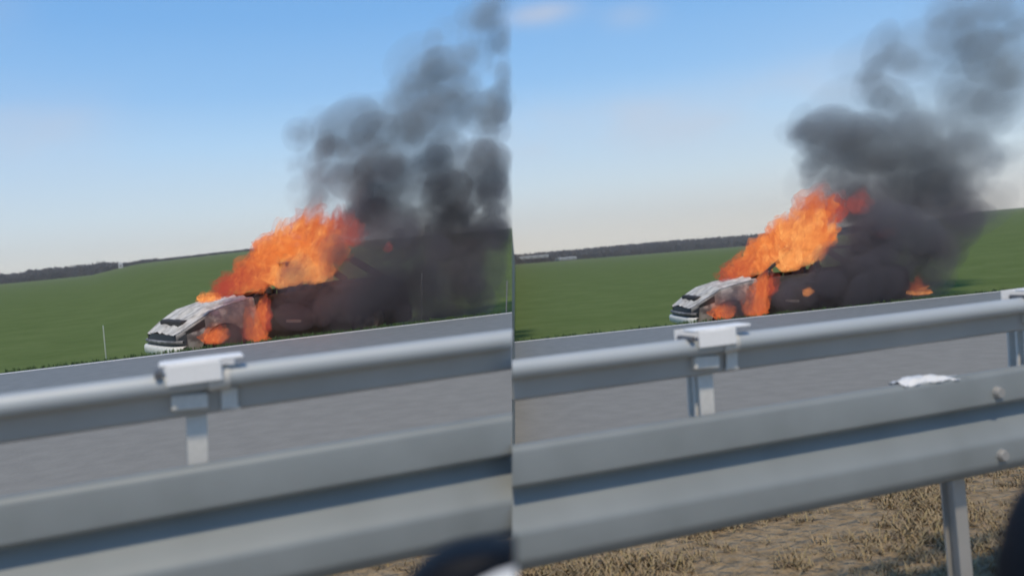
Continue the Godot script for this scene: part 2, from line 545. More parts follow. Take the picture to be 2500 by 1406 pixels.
func guard_rail(a_side: bool) -> void:
	var where := SLOPE if a_side else FLAT
	var lab := "steel guard rail whose single pale post stands below the car with the marker stake" if a_side else "steel guard rail with a white plastic scrap lying on its lower beam"
	var t := thing("guard_rail", lab, "guard rail", where, "guard rails along the median")
	var x0 := -16.0 if a_side else 0.7
	var x1 := 0.76 if a_side else 46.0
	var cut := 1 if a_side else -1
	var w := [Vector2(0.792, -0.05), Vector2(0.805, -0.026), Vector2(0.797, -0.001), Vector2(0.706, 0.006), Vector2(0.699, -0.046), Vector2(0.69, -0.052), Vector2(0.616, -0.010), Vector2(0.596, 0.004), Vector2(0.53, 0.004), Vector2(0.500, -0.016), Vector2(0.504, -0.05)]
	obj("lower_beam", extrude(rounded(w, 0.012), x0, x1, cut, a_side, -2.0, 0.0012, 0), mats.galvanised, t)
	var pipe := PackedVector2Array()
	for k in 17: pipe.append(Vector2(0.981 + 0.0235 * cos(TAU * k / 16 + PI), 0.0235 * sin(TAU * k / 16 + PI)))
	obj("upper_rail", extrude(pipe, x0, x1, cut, a_side, -2.03, 0.0012, 0), mats.rail_pipe, t)
	obj("rail_flange", extrude(rounded([Vector2(0.962, -0.02), Vector2(0.95, -0.022), Vector2(0.912, -0.024), Vector2(0.903, -0.025), Vector2(0.9, -0.034)], 0.006), x0, x1, cut, a_side, -2.03, 0.0012, 0), mats.dull_galvanised, t)
	var xs := [0.052, -1.085, -2.22, -3.36, -4.49, -5.63] if a_side else [1.268, 2.425, 3.56, 4.7, 5.83, 6.97, 8.1, 9.24, 10.37, 11.5, 12.6, 13.8]
	for x in xs:
		var st := tool_()
		# I-shaped post leaning a little
		var top := Vector3(x, 0.965, -2.106)
		var foot := Vector3(x - (0.034 if a_side else 0.008), 0.56, -2.106)
		bar(st, foot, top, 0.04, 0.008)
		for s in [-1, 1]: bar(st, foot + Vector3(0, 0, s * 0.03), top + Vector3(0, 0, s * 0.03), 0.042, 0.006)
		var p := obj("post", done(st), mats.pale_post, t)
		# bracket: an open-ended box that laps over the upper rail
		var c := Vector3(x + 0.012, 0, -2.05)
		for q in [["cap_plate", Vector3(0.002, 1.024, 0.022), Vector3(0.17, 0.007, 0.062)], ["front_plate", Vector3(-0.016, 1.001, 0.052), Vector3(0.112, 0.044, 0.006)], ["back_plate", Vector3(0, 0.985, -0.064), Vector3(0.15, 0.074, 0.006)]]:
			st = tool_()
			boxx(st, c + q[1], q[2], Basis.IDENTITY, 0.0025)
			obj(q[0], done(st), mats.bracket_white, t)
		for q in [["lug", Vector3(-0.030, 0.936, 0.002), Vector3(0.075, 0.034, 0.03)], ["lug", Vector3(0.052, 0.932, 0.004), Vector3(0.036, 0.046, 0.008)], ["lug_foot", Vector3(0.052, 0.908, -0.018), Vector3(0.044, 0.006, 0.05)]]:
			st = tool_()
			boxx(st, c + q[1], q[2], Basis(Vector3(0, 0, 1), -0.06), 0.003)
			obj(q[0], done(st), mats.pale_post, t)
		# strap over the front of the rail
		st = tool_()
		var rows := []
		for k in 9:
			var a := lerpf(-0.5, PI + 0.5, k / 8.0) - PI * 0.5
			var cc := Vector3(0, 0.981 + 0.0268 * sin(a), -2.03 + 0.0268 * cos(a))
			rows.append(PackedVector3Array([cc + Vector3(x + 0.022, 0, 0), cc + Vector3(x + 0.068, 0, 0)]))
		grid(st, rows, 0)
		obj("strap", done(st), mats.pale_post, t)
		st = tool_()
		tube(st, PackedVector3Array([Vector3(x - 0.075, 1.004, -2.0), Vector3(x - 0.075, 1.004, -2.07)]), 0.008, 0.008, 6, -1)
		obj("bolt", done(st), mats.bolt_steel, t)
	# short posts that carry only the lower beam, and splice bolts
	var ss := [-1.65, -3.9] if a_side else [2.115, 4.6, 7.1, 9.6]
	for x in ss:
		var st := tool_()
		for s in [-1, 1]: bar(st, Vector3(x + 0.02, -0.3, -2.112 + s * 0.024), Vector3(x - 0.005, 0.76, -2.112 + s * 0.024), 0.045, 0.006)
		bar(st, Vector3(x + 0.02, -0.3, -2.112), Vector3(x - 0.005, 0.76, -2.112), 0.008, 0.046)
		obj("short_post", done(st), mats.dull_galvanised, t)
		for y in [0.74, 0.555]:
			st = tool_()
			tube(st, PackedVector3Array([Vector3(x + 0.075, y, -2.0), Vector3(x + 0.075, y, -1.985), Vector3(x + 0.075, y, -1.979)]), 0.019, 0.014, 12, -1)
			obj("bolt", done(st), mats.dull_galvanised, t)

# ---------------------------------------------------------------- the car
const WIDE := [[-2.2, 0.58], [-2.1, 0.70], [-1.8, 0.77], [-1.2, 0.81], [0.0, 0.82], [1.2, 0.81], [1.6, 0.79], [1.85, 0.73], [2.0, 0.66], [2.08, 0.60], [2.14, 0.52]]
const BELT := [[-2.2, 0.80], [-2.1, 0.93], [-1.95, 0.98], [-1.6, 1.0], [0.0, 0.97], [0.75, 0.955], [1.2, 0.885], [1.52, 0.815], [1.80, 0.665], [2.0, 0.54], [2.08, 0.50], [2.14, 0.45]]

func half_width(x: float, y: float) -> float:
	var k := 1.0
	if y < 0.45: k = lerpf(0.93, 1.0, smoothstep(0.18, 0.45, y))
	elif y > 0.6: k = lerpf(1.0, 0.92, smoothstep(0.6, 1.05, y))
	return curve_at(WIDE, x) * k

func arch(x: float) -> float:
	var y := 0.2
	for c in [1.36, -1.22]:
		var d: float = absf(x - c)
		if d < 0.34: y = maxf(y, 0.28 + sqrt(0.34 * 0.34 - d * d))
	return y

func side_panel(x0: float, x1: float, side: float, dent: float, low := -1.0, high := -1.0) -> ArrayMesh:
	var st := tool_()
	var rows := []
	var nz := noise(2.2, 3, 71)
	var n := maxi(6, int(absf(x1 - x0) / 0.05))
	for i in n + 1:
		var x := lerpf(x0, x1, float(i) / n)
		var yb := maxf(arch(x), low)
		var yt := curve_at(BELT, x) if high < 0.0 else minf(high, curve_at(BELT, x))
		yt = maxf(yt, yb + 0.01)
		var row := PackedVector3Array()
		for j in 10:
			var y := lerpf(yb, yt, j / 9.0)
			row.append(Vector3(x, y, side * (half_width(x, y) + dent * nz.get_noise_3d(x, y, side))))
		var e: Vector3 = row[9]
		row.append(Vector3(x, e.y + 0.004, e.z - side * 0.03))
		rows.append(row)
	grid(st, rows, 0)
	return done(st)

func top_panel(x0: float, x1: float, inset: float, crown: float, dent: float, lift := 0.0) -> ArrayMesh:
	var st := tool_()
	var rows := []
	var nz := noise(1.7, 3, 73)
	var n := 30
	for i in n + 1:
		var x := lerpf(x0, x1, float(i) / n)
		var y := curve_at(BELT, x)
		var hw := half_width(x, y) - inset
		var row := PackedVector3Array()
		for j in 25:
			var s := j / 12.0 - 1.0
			row.append(Vector3(x, y + lift + crown * (1.0 - s * s) + dent * nz.get_noise_3d(x, 0.0, s * 1.4) * (1.0 - pow(absf(s), 6)), s * hw))
		rows.append(row)
	grid(st, rows, 0)
	return done(st)

func make_car(where: Transform3D) -> Node3D:
	var t := thing("burning_car", "", "car", where)
	var st: SurfaceTool
	var o: MeshInstance3D
	# bumper: a curved white strip across the nose, with a dark grille above it
	var bump_rows := []
	var gr_rows := []
	var slat_rows := []
	for j in 21:
		var s := j / 10.0 - 1.0
		var x := 2.16 - 0.05 * pow(absf(s), 2.4) - (0.10 * pow(absf(s), 12))
		var z := s * 0.76
		bump_rows.append(PackedVector3Array([Vector3(x - 0.07, 0.19, z), Vector3(x - 0.015, 0.20, z), Vector3(x + 0.006, 0.235, z), Vector3(x + 0.008, 0.31, z), Vector3(x - 0.01, 0.338, z), Vector3(x - 0.06, 0.345, z)]))
		gr_rows.append(PackedVector3Array([Vector3(x - 0.05, 0.34, z * 0.97), Vector3(x - 0.07, 0.43, z * 0.96), Vector3(x - 0.09, 0.52, z * 0.93)]))
		slat_rows.append(PackedVector3Array([Vector3(x - 0.03, 0.385, z * 0.95), Vector3(x - 0.015, 0.395, z * 0.95), Vector3(x - 0.018, 0.425, z * 0.94), Vector3(x - 0.05, 0.43, z * 0.94)]))
	st = tool_(); grid(st, bump_rows, 0); obj("front_bumper", done(st), mats.bumper_white, t)
	st = tool_(); grid(st, gr_rows, 0); o = obj("grille", done(st), mats.black_plastic, t)
	st = tool_(); grid(st, slat_rows, 0); obj("grille_bar", done(st), mats.scorched_paint, o)
	obj("hood", top_panel(2.07, 0.80, 0.04, 0.02, 0.05, 0.01), mats.ash_paint, t)
	for s in [-1.0, 1.0]:
		# swept-back headlamp: burnt-out dark opening in the front corner
		st = tool_()
		var rows := []
		for i in 9:
			var x := lerpf(2.07, 1.66, i / 8.0)
			var yt := curve_at(BELT, x) - 0.02
			var yb := lerpf(0.47, 0.60, i / 8.0)
			var row := PackedVector3Array()
			for j in 5:
				var y := lerpf(yb, maxf(yt, yb + 0.02), j / 4.0)
				row.append(Vector3(x - 0.012, y, s * (half_width(x, y) + 0.004)))
			rows.append(row)
		grid(st, rows, 0)
		obj("headlight", done(st), mats.lamp_glass, t)
		obj("front_fender", side_panel(2.05, 0.82, s, 0.02), mats.scorched_paint, t)
		o = obj("front_door", side_panel(0.81, -0.30, s, 0.012), mats.charred, t)
		st = tool_(); boxx(st, Vector3(-0.15, 0.80, s * 0.83), Vector3(0.16, 0.028, 0.03), Basis.IDENTITY, 0.01); obj("door_handle", done(st), mats.black_plastic, o)
		if s < 0.0:
			st = tool_(); boxx(st, Vector3(0.22, 0.50, -0.828), Vector3(0.26, 0.05, 0.012), Basis(Vector3(0, 0, 1), 0.12), 0.004); obj("pale_scar", done(st), mats.pale_patch, o)
		o = obj("rear_door", side_panel(-0.31, -1.10, s, 0.012), mats.charred, t)
		st = tool_(); boxx(st, Vector3(-0.98, 0.81, s * 0.82), Vector3(0.15, 0.028, 0.03), Basis.IDENTITY, 0.01); obj("door_handle", done(st), mats.black_plastic, o)
		obj("rear_quarter_panel", side_panel(-1.11, -2.17, s, 0.01), mats.charred, t)
		st = tool_(); bar(st, Vector3(0.80, 0.94, s * 0.715), Vector3(0.42, 1.19, s * 0.645), 0.05, 0.05); obj("windscreen_pillar", done(st), mats.scorched_paint if s > 0 else mats.charred, t)
		st = tool_(); bar(st, Vector3(0.42, 1.185, s * 0.646), Vector3(0.08, 1.405, s * 0.585), 0.055, 0.05); obj("windscreen_pillar", done(st), mats.charred, t)
		st = tool_(); bar(st, Vector3(-0.32, 0.96, s * 0.755), Vector3(-0.40, 1.41, s * 0.61), 0.09, 0.045); obj("centre_pillar", done(st), mats.charred, t)
		st = tool_(); bar(st, Vector3(-1.68, 0.99, s * 0.70), Vector3(-1.08, 1.40, s * 0.59), 0.12, 0.05); obj("rear_pillar", done(st), mats.charred, t)
		st = tool_(); bar(st, Vector3(0.10, 1.405, s * 0.585), Vector3(-1.10, 1.395, s * 0.595), 0.05, 0.05); obj("roof_rail", done(st), mats.charred, t)
		st = tool_(); boxx(st, Vector3(0.62, 1.03, s * 0.86), Vector3(0.10, 0.13, 0.17), Basis.IDENTITY, 0.035); o = obj("door_mirror", done(st), mats.charred, t)
		st = tool_(); bar(st, Vector3(0.64, 0.97, s * 0.74), Vector3(0.63, 1.0, s * 0.84), 0.04, 0.03); obj("mirror_arm", done(st), mats.charred, o)
		st = tool_(); boxx(st, Vector3(-2.10, 0.78, s * 0.62), Vector3(0.1, 0.16, 0.2), Basis(Vector3.UP, s * 0.5), 0.03); obj("tail_light", done(st), mats.tail_red, t)
		for x in [1.36, -1.22]:
			o = obj("wheel", lathe([[0.19, -0.09], [0.27, -0.1], [0.3, -0.085], [0.31, -0.05], [0.31, 0.05], [0.3, 0.085], [0.27, 0.1], [0.19, 0.09]]), mats.tyre, t, Transform3D(Basis.IDENTITY, Vector3(x, 0.31, s * 0.70)))
			o.name = "wheel"
			obj("rim", lathe([[0.0, s * 0.05], [0.05, s * 0.055], [0.07, s * 0.03], [0.15, s * 0.035], [0.17, s * 0.075], [0.195, s * 0.085], [0.2, s * 0.05]]), mats.rim_alloy, o)
	st = tool_()
	var rr := []
	for i in 11:
		var x := lerpf(0.10, -1.10, i / 10.0)
		var row := PackedVector3Array()
		for j in 13:
			var s := j / 6.0 - 1.0
			row.append(Vector3(x, 1.40 + 0.045 * (1.0 - s * s) + 0.012 * sin(i * 0.31 * PI) * (1.0 - s * s), s * 0.60))
		rr.append(row)
	grid(st, rr, 0); obj("roof", done(st), mats.charred, t)
	obj("trunk_lid", top_panel(-1.66, -2.17, 0.03, 0.02, 0.015, 0.006), mats.charred, t)
	st = tool_()
	var rb := []
	for j in 17:
		var s := j / 8.0 - 1.0
		var x := -2.2 + 0.1 * pow(absf(s), 3)
		rb.append(PackedVector3Array([Vector3(x + 0.05, 0.22, s * 0.74), Vector3(x - 0.03, 0.25, s * 0.74), Vector3(x - 0.035, 0.5, s * 0.74), Vector3(x, 0.56, s * 0.72), Vector3(x + 0.02, 0.84, s * 0.62)]))
	grid(st, rb, 0); obj("rear_bumper", done(st), mats.charred, t)
	# inside: floor, bulkhead, dashboard, seats
	st = tool_(); boxx(st, Vector3(-0.1, 0.28, 0), Vector3(3.6, 0.08, 1.36)); obj("floor_pan", done(st), mats.charred, t)
	st = tool_(); boxx(st, Vector3(1.45, 0.53, 0), Vector3(0.9, 0.36, 0.9)); obj("engine", done(st), mats.charred, t)
	st = tool_(); boxx(st, Vector3(0.72, 0.82, 0), Vector3(0.3, 0.22, 1.36), Basis.IDENTITY, 0.06); obj("dashboard", done(st), mats.charred, t)
	for s in [-1, 1]:
		st = tool_(); boxx(st, Vector3(-0.1, 0.5, s * 0.36), Vector3(0.5, 0.16, 0.46), Basis.IDENTITY, 0.05); o = obj("seat", done(st), mats.charred, t)
		st = tool_(); bar(st, Vector3(-0.32, 0.55, s * 0.36), Vector3(-0.5, 1.1, s * 0.36), 0.12, 0.44, 0.05); obj("backrest", done(st), mats.charred, o)
	st = tool_(); boxx(st, Vector3(-1.15, 0.5, 0), Vector3(0.5, 0.18, 1.2), Basis.IDENTITY, 0.05); o = obj("rear_seat", done(st), mats.charred, t)
	st = tool_(); bar(st, Vector3(-1.4, 0.55, 0), Vector3(-1.6, 1.0, 0), 0.12, 1.2, 0.05); obj("backrest", done(st), mats.charred, o)
	return t

# ---------------------------------------------------------------- fire
func tongue(seed_: int, heat: float) -> ArrayMesh:
	# a lick of flame one metre wide and high, of a fainter outer and a brighter inner sheet
	var r := RandomNumberGenerator.new()
	r.seed = seed_
	var nz := noise(1.4, 3, seed_ * 7 + 1)
	var cz := noise(1.7, 4, seed_ * 5 + 2)
	var bend := Vector3(r.randf_range(0.05, 0.35), 0, r.randf_range(-0.1, 0.1))
	var hot := Color(1.0, 0.43, 0.135)
	var mid := Color(0.88, 0.20, 0.04)
	var red := Color(0.44, 0.07, 0.045)
	var base := red.lerp(mid, clampf(heat * 1.7, 0, 1)).lerp(hot, clampf(heat * 1.4 - 1.0, 0, 1))
	var st := tool_()
	st.set_smooth_group(0)
	for shell in 3:
		var k: float = [1.0, 0.78, 0.54][shell]
		var rows := []
		var cols := []
		for i in 25:
			var v := i / 24.0
			var rad := pow(sin(PI * pow(v, 0.76)), 0.75) * (1.0 - 0.35 * v) * 0.5 * k
			var row := PackedVector3Array()
			var crow := PackedColorArray()
			for j in 25:
				var a := TAU * (j % 24) / 24.0
				var u := Vector3(cos(a) * rad, v, sin(a) * rad)
				var n := nz.get_noise_3dv(u * Vector3(1.7, 1.1, 1.7) + Vector3(0, shell * 0.35, 0))
				var q := rad * (1.0 + 1.7 * n)
				var y := lerpf(0.02 + (1.0 - k) * 0.12, lerpf(0.78, 1.0, k), v) + 0.3 * n * v
				row.append(Vector3(cos(a) * q, y, sin(a) * q) + bend * v * v + Vector3(0.25, 0, 0) * n * v)
				var m := cz.get_noise_3dv(u * Vector3(2.2, 1.1, 2.2) + Vector3(shell * 0.5, 0, 0))
				var c := base.lerp(hot, clampf(heat * (0.2 * shell + 2.4 * m - 0.15), 0, 1)).lerp(red, clampf(pow(v, 1.4) * 0.9 - 2.2 * m - 0.25 * heat, 0, 1))
				c.a = clampf((0.12 + 0.20 * heat + 0.06 * shell) * (1.0 - 0.92 * v * v) * smoothstep(0.0, 0.25, v + 0.05) * (1.0 + 2.6 * m), 0.015, 0.9)
				crow.append(c)
			rows.append(row)
			cols.append(crow)
		for i in 24:
			for j in 24:
				for e in [[0, 0], [0, 1], [1, 1], [0, 0], [1, 1], [1, 0]]:
					st.set_color(cols[i + e[0]][j + e[1]])
					st.add_vertex(rows[i + e[0]][j + e[1]])
	return done(st)

var tongues := {}

func fire(label: String, list: Array, where: Transform3D, lamp: float, lamp_at: Vector3) -> void:
	var c := Vector3.ZERO
	var low := 99.0
	for f in list:
		c += Vector3(f[0], f[1], f[2]) / list.size()
		low = minf(low, f[1])
	c.y = low
	var t := thing("fire", label, "fire", where * Transform3D(Basis.IDENTITY, c), "flames on the burning cars")
	for f in list:
		var h := int(round(f[5] * 4.0))
		var key := h * 10 + rng.randi() % 3
		if not tongues.has(key): tongues[key] = tongue(key + 3, h / 4.0)
		var b := Basis(Vector3(0, 0, 1), rng.randf_range(-0.25, 0.1)) * Basis(Vector3.UP, rng.randf_range(-0.9, 0.9))
		b = b.scaled_local(Vector3(f[3] * 1.25, f[4] * 1.15, f[3] * 1.1))
		obj("flame", tongues[key], mats.flame_glow, t, Transform3D(b, Vector3(f[0], f[1] - 0.05 * f[4], f[2]) - c))
	if lamp > 0.0:
		var l := OmniLight3D.new()
		l.name = "flame_light"
		l.light_color = Color(1.0, 0.52, 0.2)
		l.light_energy = lamp
		l.light_size = 0.25
		l.omni_range = 12.0
		l.omni_attenuation = 2.0
		l.shadow_enabled = true
		t.add_child(l, true)
		l.position = lamp_at - c

func fires() -> void:
	fire("tall orange and red flames out of the cabin of the first burning car", CABIN_FIRE_A, SLOPE, 0.7, Vector3(2.1, 0.95, -14.2))
	fire("red flames licking round the front wheel of the first burning car", WHEEL_FIRE_A, SLOPE, 0.06, Vector3(0.7, 0.1, -13.8))
	fire("red flames standing against the front door of the first burning car", DOOR_FIRE_A, SLOPE, 0.07, Vector3(1.3, 0.25, -13.9))
	fire("small pale flames along the foot of the windscreen of the first burning car", COWL_FIRE_A, SLOPE, 0.0, Vector3.ZERO)
	fire("small faint red flame in the smoke over the tail of the first burning car", REAR_FIRE_A, SLOPE, 0.0, Vector3.ZERO)
	fire("bright orange flames out of the cabin of the car with burning tail", CABIN_FIRE_B, FLAT, 0.7, Vector3(10.6, 1.1, -14.2))
	fire("red flames round the front wheel of the car with burning tail", WHEEL_FIRE_B, FLAT, 0.06, Vector3(8.9, 0.1, -14.0))
	fire("red flames against the front door of the car with burning tail", DOOR_FIRE_B, FLAT, 0.07, Vector3(9.5, 0.25, -13.8))
	fire("small faint red flame in the smoke over the car with burning tail", REAR_FIRE_B, FLAT, 0.0, Vector3.ZERO)
	fire("small red flame with a pale foot at the tail of the second burning car", TAIL_FIRE_B, FLAT, 0.0, Vector3.ZERO)
	fire("tiny pale pink flame on the dark door of the second burning car", DOOR_SPOT_B, FLAT, 0.0, Vector3.ZERO)

# ---------------------------------------------------------------- smoke
func smoke(label: String, list: Array, where: Transform3D, stop_at_seam: bool) -> void:
	var c := Vector3(list[0][0], 0, list[0][2])
	var t := thing("smoke", label, "smoke", where * Transform3D(Basis.IDENTITY, c), "smoke from the burning cars")
	var fog := {}
	for p in list:
		for k in 7:
			var r: float = p[3] * (1.35 if k == 0 else rng.randf_range(0.45, 1.0))
			var off: Vector3 = Vector3(rng.randfn(), rng.randfn(), rng.randfn()).normalized() * p[3] * rng.randf_range(0.35, 1.0)
			if k == 0: off = Vector3.ZERO
			var pos: Vector3 = Vector3(p[0], p[1], p[2]) + off
			var shape := Vector3(rng.randf_range(0.95, 1.6), rng.randf_range(0.55, 0.85), rng.randf_range(0.8, 1.2)) * 2.0 * r
			var turned := Vector3(rng.randf_range(-0.9, 0.9), rng.randf_range(-0.9, 0.9), rng.randf_range(-0.3, 1.3))
			if stop_at_seam:
				var room: float = seam_x(true, pos.y, -pos.z) - pos.x
				if room < r * 1.0:
					pos.x -= minf(r * 0.6 - room, r * 1.8)
					shape.x = r * 1.16
					turned = Vector3(rng.randf_range(-0.9, 0.9), -atan2(0.367, 0.9266), 0)
			var high := smoothstep(1.0, 3.8, pos.y)
			var dense := snappedf(clampf(p[4] * lerpf(0.58, 0.33, high) * clampf(0.55 / r, 0.6, 1.6) * (0.6 if k == 0 else 1.05) * rng.randf_range(0.6, 1.3), 0.05, 2.0), 0.05)
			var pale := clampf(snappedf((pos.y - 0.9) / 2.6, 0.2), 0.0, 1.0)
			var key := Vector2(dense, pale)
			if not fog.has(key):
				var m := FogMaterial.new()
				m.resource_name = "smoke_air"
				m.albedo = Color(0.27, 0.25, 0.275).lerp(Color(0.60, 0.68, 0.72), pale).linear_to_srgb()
				m.density = dense
				fog[key] = m
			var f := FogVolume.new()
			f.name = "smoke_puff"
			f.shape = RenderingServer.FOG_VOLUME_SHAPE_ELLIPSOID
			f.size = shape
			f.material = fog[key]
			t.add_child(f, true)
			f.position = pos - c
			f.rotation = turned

func smokes() -> void:
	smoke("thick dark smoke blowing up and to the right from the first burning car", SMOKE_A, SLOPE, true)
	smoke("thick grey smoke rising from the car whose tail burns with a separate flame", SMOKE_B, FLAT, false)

# ---------------------------------------------------------------- small things
func stakes_and_scrap() -> void:
	var list := [[Vector3(-0.745, -0.15, -12.75), Vector3(-0.732, 0.43, -12.7), 0.009, "thin white marker stake at the field edge, left of the first burning car"],
		[Vector3(3.64, -0.2, -13.3), Vector3(3.70, 0.66, -13.2), 0.008, "thin pale stake in the smoke just behind the tail of the first burning car"],
		[Vector3(4.90, -0.2, -12.95), Vector3(4.955, 0.44, -12.9), 0.010, "thin pale stake clear of the smoke, at the right end of the first field"]]
	for s in list:
		var foot: Vector3 = s[0]
		var t := thing("marker_stake", s[3], "stake", SLOPE * Transform3D(Basis.IDENTITY, foot), "thin stakes along the field edge")
		var st := tool_()
		tube(st, PackedVector3Array([Vector3.ZERO, s[1] - foot]), s[2], s[2] * 0.9, 8)
		obj("shaft", done(st), mats.stake_white if foot.x < 0.0 else mats.stake_grey, t)
	var st: SurfaceTool
	# a crumpled white scrap on the lower beam
	st = tool_()
	var rows := []
	var nz := noise(9.0, 3, 83)
	for i in 25:
		var s := i / 24.0
		var row := PackedVector3Array()
		var hgt := 0.021 * pow(sin(PI * clampf(s * 1.02 + 0.16, 0, 1)), 0.8)
		for j in 13:
			var a := PI * j / 12.0
			var q := 1.0 + 0.45 * nz.get_noise_2d(s * 0.4, j * 0.05)
			row.append(Vector3(s * 0.245, sin(a) * hgt * q - 0.002, cos(a) * 0.032 * q))
		rows.append(row)
	grid(st, rows, 0)
	tag(obj("plastic_scrap", done(st), mats.scrap_and_reflection_white, null, Transform3D(Basis.IDENTITY, Vector3(1.86, 0.797, -2.035))), "crumpled white plastic scrap lying along the top edge of the lower beam", "scrap")

func outline_prism(pts: Array, depth: float, bevel: float) -> ArrayMesh:
	# a thick plate with a rounded rim, outline in x and y
	var st := tool_()
	var c := Vector2.ZERO
	for p in pts: c += p / pts.size()
	var rows := []
	for k in 9:
		var a := lerpf(-PI / 2, PI / 2, k / 8.0)
		var inset := bevel * (1.0 - cos(a))
		var z := sin(a) * depth * 0.5
		var row := PackedVector3Array()
		for i in pts.size() + 1:
			var p: Vector2 = pts[i % pts.size()]
			var d := (c - p).normalized()
			row.append(Vector3(p.x + d.x * inset, p.y + d.y * inset, z))
		rows.append(row)
	grid(st, rows, 0)
	for e in [0, 8]:
		var row: PackedVector3Array = rows[e]
		var m := Vector3(c.x, c.y, row[0].z)
		for i in pts.size():
			for p in [m, row[i], row[i + 1]]: st.add_vertex(p)
	return done(st)

func mirrors() -> void:
	# the door mirror of the vehicle the picture is taken from
	var turn := Basis(Vector3(0.9266, -0.0825, 0.367), Vector3(0.1, 0.994, -0.02), Vector3(-0.363, 0.055, 0.93)).orthonormalized()
	var t := thing("door_mirror", "black door mirror with a bright reflection painted white, at the lower edge", "mirror", SLOPE * Transform3D(turn, Vector3(0.2475, 0.9, -0.695)), "door mirrors at the lower edge")
	var pts := [Vector2(0.0, 0.088), Vector2(-0.025, 0.0875), Vector2(-0.045, 0.085), Vector2(-0.058, 0.082), Vector2(-0.068, 0.077), Vector2(-0.078, 0.071), Vector2(-0.086, 0.063), Vector2(-0.094, 0.052), Vector2(-0.1, 0.038), Vector2(-0.104, 0.02), Vector2(-0.1, -0.01), Vector2(-0.08, -0.03), Vector2(0.0, -0.04)]
	obj("housing", outline_prism(pts, 0.06, 0.006), mats.mirror_black, t)
	obj("painted_reflection", outline_prism([Vector2(0.0, 0.0775), Vector2(-0.014, 0.0735), Vector2(-0.028, 0.067), Vector2(-0.05, 0.05), Vector2(-0.06, 0.02), Vector2(0.0, 0.0)], 0.012, 0.004), mats.scrap_and_reflection_white, t, Transform3D(Basis.IDENTITY, Vector3(0, 0, 0.036)))  # white plate painted for the bright reflection in the mirror glass
	var st := tool_()
	st = tool_(); boxx(st, Vector3(-0.03, -0.08, 0), Vector3(0.05, 0.1, 0.04), Basis.IDENTITY, 0.01); obj("arm", done(st), mats.mirror_black, t)
	turn = Basis(Vector3(0.9373, -0.0827, 0.3385), Vector3(0.089, 0.996, -0.004), Vector3(-0.337, 0.0337, 0.941)).orthonormalized()
	t = thing("door_mirror", "black rounded mirror edge in front of the brown dry grass", "mirror", Transform3D(turn, Vector3(0.66, 0.93, -0.55)), "door mirrors at the lower edge")
	pts = [Vector2(0.10, 0.115), Vector2(0.02, 0.11), Vector2(-0.012, 0.098), Vector2(-0.026, 0.08), Vector2(-0.035, 0.062), Vector2(-0.041, 0.04), Vector2(-0.045, 0.02), Vector2(-0.046, -0.01), Vector2(-0.03, -0.04), Vector2(0.02, -0.05), Vector2(0.10, -0.05), Vector2(0.13, 0.03)]
	obj("housing", outline_prism(pts, 0.07, 0.01), mats.mirror_black, t)
	st = tool_(); boxx(st, Vector3(0.03, -0.08, 0), Vector3(0.05, 0.1, 0.04), Basis.IDENTITY, 0.01); obj("arm", done(st), mats.mirror_black, t)

# ---------------------------------------------------------------- grass
func tuft(seed_: int, blades: int, spread: float, wide: float) -> ArrayMesh:
	var r := RandomNumberGenerator.new()
	r.seed = seed_
	var st := tool_()
	st.set_smooth_group(-1)
	for i in blades:
		var a := r.randf() * TAU
		var o := Vector3(r.randfn(), 0, r.randfn()) * 0.35 * spread
		var lean := Vector3(cos(a), 0, sin(a)) * r.randf_range(0.2, 1.3) * spread
		var h := r.randf_range(0.45, 1.0)
		var s := Vector3(-sin(a), 0, cos(a)) * wide
		var g := r.randf_range(0.65, 1.35)
		st.set_color(Color(g, g * r.randf_range(0.92, 1.06), g * r.randf_range(0.8, 1.05)))
		var m := o + lean * 0.4 + Vector3(0, h * 0.65, 0)
		var e := o + lean + Vector3(0, h, 0)
		for p in [o - s, o + s, m + s * 0.7, o - s, m + s * 0.7, m - s * 0.7, m - s * 0.7, m + s * 0.7, e]: st.add_vertex(p)
	return done(st)

func grass() -> void:
	var dry := tuft(91, 14, 0.9, 0.05)
	for a_side in [true, false]:
		var ps := []
		var nz := noise(0.8, 3, 95)
		for i in (2600 if a_side else 9000):
			var d := rng.randf_range(1.9, 4.9)
			var x := rng.randf_range(-1.0, seam_x(true, 0, d) - 0.04) if a_side else rng.randf_range(seam_x(false, 0, d) + 0.02, 1.5 + d * 1.4)
			var k := 0.5 + nz.get_noise_2d(x * 1.5, d * 2.5)
			if rng.randf() > k + 0.05: continue
			var s := rng.randf_range(0.018, 0.042) * (0.7 + k)
			ps.append(Transform3D(Basis(Vector3.UP, rng.randf() * TAU).scaled(Vector3(s * 1.4, s, s * 1.4)), Vector3(x, 0.0, -d)))
		tag(scatter("dry_grass", dry, mats.dry_grass, ps, SLOPE if a_side else FLAT), "short brown dry grass under the guard rail below the first burning car" if a_side else "short brown dry grass under the guard rail beside the lower right mirror", "grass", "", "stuff")
	var green := tuft(97, 10, 0.5, 0.05)
	for a_side in [true, false]:
		var ps := []
		for i in 5200:
			var x := rng.randf_range(-3.0, 4.7) if a_side else rng.randf_range(4.2, 17.0)
			var t := rng.randf_range(0.04, 1.2)
			var d := edge_of(a_side, x) + t
			if a_side and x > seam_x(true, 0, d) - 0.05: continue
			if not a_side and x < seam_x(false, 0, d): continue
			var s := rng.randf_range(0.03, 0.075)
			ps.append(Transform3D(Basis(Vector3.UP, rng.randf() * TAU).scaled(Vector3(s, s, s)), Vector3(x, land(a_side, x, d) - 0.004, -d)))
		tag(scatter("verge_grass", green, mats.verge_grass, ps, SLOPE if a_side else FLAT), "green grass along the field edge in front of the first burning car" if a_side else "green grass along the field edge in front of the car with burning tail", "grass", "", "stuff")

